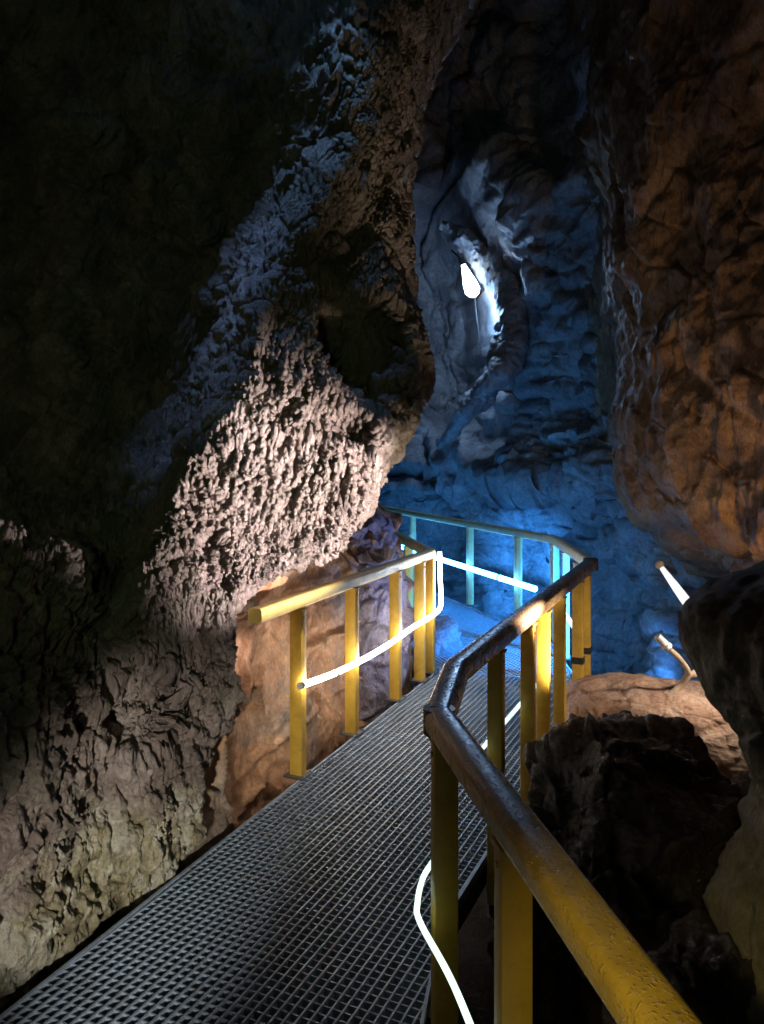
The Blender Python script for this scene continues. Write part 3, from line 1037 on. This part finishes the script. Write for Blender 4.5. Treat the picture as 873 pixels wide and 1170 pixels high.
rope('rope_light', nl, .0095, M['led_near'], 'thin greenish white rope light curling round the near right post', clips=[nl[2]])


# ------------------------------------------------------------------ lamps
def spot(parent, loc, target, power, col, angle, blend=.5, radius=.03):
    li = bpy.data.lights.new('lamp_light', 'SPOT')
    li.energy = power; li.color = col; li.spot_size = R(angle); li.spot_blend = blend; li.shadow_soft_size = radius
    o = bpy.data.objects.new('lamp_light', li)
    COL.objects.link(o)
    o.rotation_euler = (Vector(target) - Vector(loc)).to_track_quat('-Z', 'Y').to_euler()
    o.parent = parent
    o.location = Vector(loc) - Vector(parent_world(parent))
    return o


def flood(loc, target, power, col, angle, label, lens, size=.16, blend=.6, radius=.05, hang=0):
    """An added, unseen flood lamp on a bracket: finned housing, lens, yoke, and its light."""
    loc, target = Vector(loc), Vector(target)
    f = (target - loc).normalized()
    s = f.cross(Vector((0, 0, 1))).normalized(); u = s.cross(f)
    root = empty('added_flood_lamp', loc - Vector((0, 0, size * .9)), label, 'flood lamp', 'added flood lamps kept out of sight')
    mb = MB(); mb.box(loc - f * .03, (size, size * .75, .06), (s, u, f), .008)
    for k in range(5):
        mb.box(loc - f * .072 + s * (k - 2) * size * .18, (.006, size * .65, .03), (s, u, f))
    mb.build('housing', M['rubber'], root, True)
    mb = MB(); mb.box(loc + f * .003, (size * .86, size * .6, .006), (s, u, f)); mb.build('lens', lens, root)
    mb = MB()
    mb.tube([loc + s * size * .55, loc + s * size * .55 - Vector((0, 0, size * .6)), loc - s * size * .55 - Vector((0, 0, size * .6)), loc - s * size * .55], .008, 6)
    mb.box(loc - Vector((0, 0, size * .75)), (.05, .05, size * .3))
    mb.build('bracket', M['steel'], root)
    if hang:
        mb = MB(); mb.tube([loc - f * .05, loc - f * .05 + Vector((0, 0, hang))], .012, 6); mb.build('added_hanging_rod', M['steel'], root)  # rod made up so that the added roof lamps hang from something
    spot(root, loc + f * .02, target, power, col, angle, blend, radius)
    return root


# gooseneck lamp on the slab
g_head, g_col = Vector(px(751, 727, 4.75)), Vector(px(765, 742, 4.75))
gl = empty('gooseneck_lamp', px(765, 770, 4.85), 'small white lamp on a bent neck rising from the orange slab', 'lamp')
mb = MB(); mb.tube([g_head, g_head + (g_col - g_head) * .7], [.022, .026], 12); mb.build('lamp_head', M['whitepl'], gl, True)
mb = MB(); mb.tube([g_head + (g_col - g_head) * .66, g_head + (g_col - g_head) * .9], .03, 12); mb.build('collar', M['whitepl'], gl, True)
mb = MB(); mb.tube(smooth_path([g_col, px(776, 752, 4.76), px(785, 764, 4.8), px(787, 771, 4.85)], 6), .016, 10); mb.build('neck', M['conduit'], gl, True)
kl = tag(MB() and (lambda mb: (mb.tube(smooth_path([px(800, 758, 4.95), px(795, 769, 4.88), px(787, 771, 4.85), px(779, 782, 4.88), px(762, 797, 4.88), px(740, 808, 4.88), px(715, 822, 4.85), px(690, 832, 4.85)], 8), .021, 10),
                              mb.build('conduit', M['conduit'], None, True, px(762, 797, 4.88)))[1])(MB()), 'tan conduit snaking down over the orange slab', 'conduit')

# straight tube lamp
t0, t1 = Vector(px(752, 643, 4.75)), Vector(px(790, 695, 4.55))
tl = empty('tube_lamp', t1, 'straight white tube lamp slanting out from behind the rock pillar', 'lamp')
d = (t1 - t0)
mb = MB(); mb.tube([t0 + d * .12, t0 + d * .5, t1], [.014, .023, .03], 12); mb.build('diffuser', M['tube_lamp'], tl, True)
mb = MB(); mb.tube([t0 - d * .03, t0 + d * .02, t0 + d * .07, t0 + d * .12], [.012, .026, .026, .014], 12); mb.build('end_knob', M['whitepl'], tl, True)
mb = MB(); mb.tube([t1, t1 + d * .4], .034, 12); mb.build('holder', M['rubber'], tl, True)

# lamp in the hollow of the back wall
cl0 = Vector(px(537, 324, 12.35))
hl = empty('cave_lamp', cl0 + Vector((0, 0, .3)), 'dazzling white lamp in the rock hollow high above the far railing', 'lamp')
mb = MB()
ax = Vector((.34, -.1, -1)).normalized()
pts = [cl0 - ax * .32, cl0 - ax * .26, cl0 - ax * .14, cl0, cl0 + ax * .12, cl0 + ax * .19, cl0 + ax * .225]
mb.tube(pts, [.03, .045, .075, .11, .12, .08, .02], 18); mb.build('bulb', M['bulb'], hl, True)
mb = MB(); mb.tube([cl0 - ax * .42, cl0 - ax * .31], [.05, .055], 14); mb.tube([cl0 - ax * .41, cl0 - ax * .41 + Vector((-.1, .5, .25))], .015, 8)
mb.build('lamp_holder', M['rubber'], hl, True)
mb = MB(); mb.tube(smooth_path([cl0 + ax * .22, cl0 + Vector((.1, .0, -.5)), cl0 + Vector((.14, .05, -.8)), cl0 + Vector((.1, .1, -1.05))], 6), .012, 8)
mb.build('cable', M['rubber'], hl, True)
li = bpy.data.lights.new('lamp_light', 'POINT'); li.energy = 75; li.color = (.33, .58, 1); li.shadow_soft_size = .14
o = bpy.data.objects.new('lamp_light', li); COL.objects.link(o); o.parent = hl; o.location = (.16, -.34, -.78)

W_, BL, WA = M['lens_white'], M['lens_blue'], M['lens_warm']
flood((1.62, 3.9, 1.06), px(326, 588, 4.4), 1500, (1, .89, .86), 48, 'added unseen flood lamp behind the rock pillar aimed at the pinkish overhang', W_, .12, .9)  # added main light for the overhang, out of sight
flood((1.22, 4.14, .36), (.88, 4.5, .90), 230, (1, .84, .60), 60, 'added unseen flood lamp behind the black boulder aimed at the railing posts', WA, .10, 1)  # added to burn out the posts at the bend
flood((-.28, 9.7, .74), bw(605, 665), 1250, (.04, .31, 1.0), 52, 'added unseen blue flood lamp behind the mauve rock aimed at the back wall', BL, .2, 1)  # added blue light for the back wall, kept out of view
flood((2.5, 7.2, -.35), bw(690, 640), 28, (.05, .30, 1.0), 100, 'added unseen blue flood lamp below the right wall aimed at the back wall', BL, .2, .9)  # second added blue light, for the right end of the back wall
flood((2.40, 6.1, .66), (.95, 7.8, 0), 1300, (.02, .32, 1.0), 74, 'added unseen blue flood lamp behind the orange slab aimed at the far grating', BL, .1, 1)  # added to turn the far grating blue
flood((2.45, 6.3, .50), (-.1, 6.4, .80), 240, (.30, .42, 1.0), 46, 'added unseen violet blue flood lamp behind the orange slab aimed at the mauve rock', BL, .1, 1)  # added to throw violet light on the mauve rock
flood((-.15, 5.0, 5.5), px(385, 140, 5.1), 120, (.26, .54, 1.0), 30, 'added unseen blue flood lamp high in the roof aimed at the upper ridge', BL, .16, 1, hang=4)  # added above the frame for blue streaks on the upper ridge
flood((-.55, 4.7, 5.4), px(345, 245, 4.85), 130, (.25, .5, 1.0), 24, 'added unseen blue flood lamp high in the roof aimed at the middle of the ridge', BL, .16, 1, hang=4)  # added to join the blue patches above and below it
flood((-.95, 4.5, 5.2), px(258, 395, 4.7), 330, (.24, .46, 1.0), 23, 'added unseen blue flood lamp high in the roof aimed down the ridge', BL, .16, 1, hang=4)  # added raking light for blue glints lower on the ridge
flood((2.0, 3.5, .95), px(850, 480, 5.2), 95, (1, .60, .28), 84, 'added unseen warm flood lamp behind the rock pillar aimed up the brown wall', WA, .16, 1)  # added warm light for the brown wall, outside the frame
flood((2.2, 4.4, 1.0), (1.8, 5.0, .35), 55, (1, .86, .72), 100, 'added unseen flood lamp under the brown wall aimed down at the orange slab', W_, .08, .9)  # added to brighten the slab and the gooseneck lamp
flood((-.55, -.3, .7), (-.98, 3.5, .34), 560, (1, .97, .84), 23, 'added unseen flood lamp low on the walkway behind the viewer aimed along the left wall', W_, .12, 1)  # added behind the camera to light the foot of the left wall
flood((-.7, -.9, 2.6), (-1.8, 5.0, 3.0), 42, (.60, 1, .40), 80, 'added unseen dim green flood lamp behind the viewer aimed at the dark upper wall', W_, .12, 1)  # added weak green fill so the upper wall is not black
flood((-.5, -.6, 2.2), (.46, 1.15, .97), 130, (1, .84, .33), 24, 'added unseen flood lamp behind the viewer aimed at the near handrail', WA, .12, 1)  # added behind the camera to brighten the near end of the handrail

# ------------------------------------------------------------------ camera, world, view
cam = bpy.data.cameras.new('camera')
cam.sensor_fit = 'VERTICAL'; cam.sensor_height = 36; cam.sensor_width = 27
cam.lens = 36 * F / 1170
cam.shift_y = -(585 - HY) / 1170
cam.clip_start, cam.clip_end = .05, 200
co = bpy.data.objects.new('camera', cam)
co.location = (0, 0, EYE); co.rotation_euler = (R(90), 0, 0)
COL.objects.link(co)
SC.camera = co

w = bpy.data.worlds.new('World'); SC.world = w
w.use_nodes = True
bg = w.node_tree.nodes['Background']
bg.inputs['Color'].default_value = (.01, .012, .015, 1)
bg.inputs['Strength'].default_value = .05           # the cave is closed: no daylight

SC.view_settings.view_transform = 'Standard'
SC.view_settings.look = 'None'
SC.view_settings.exposure = 0
SC.view_settings.gamma = 1
SC.render.engine = 'CYCLES'
SC.cycles.use_denoising = True
SC.cycles.max_bounces = 6
SC.cycles.diffuse_bounces = 3
SC.cycles.glossy_bounces = 3
SC.cycles.sample_clamp_indirect = 4
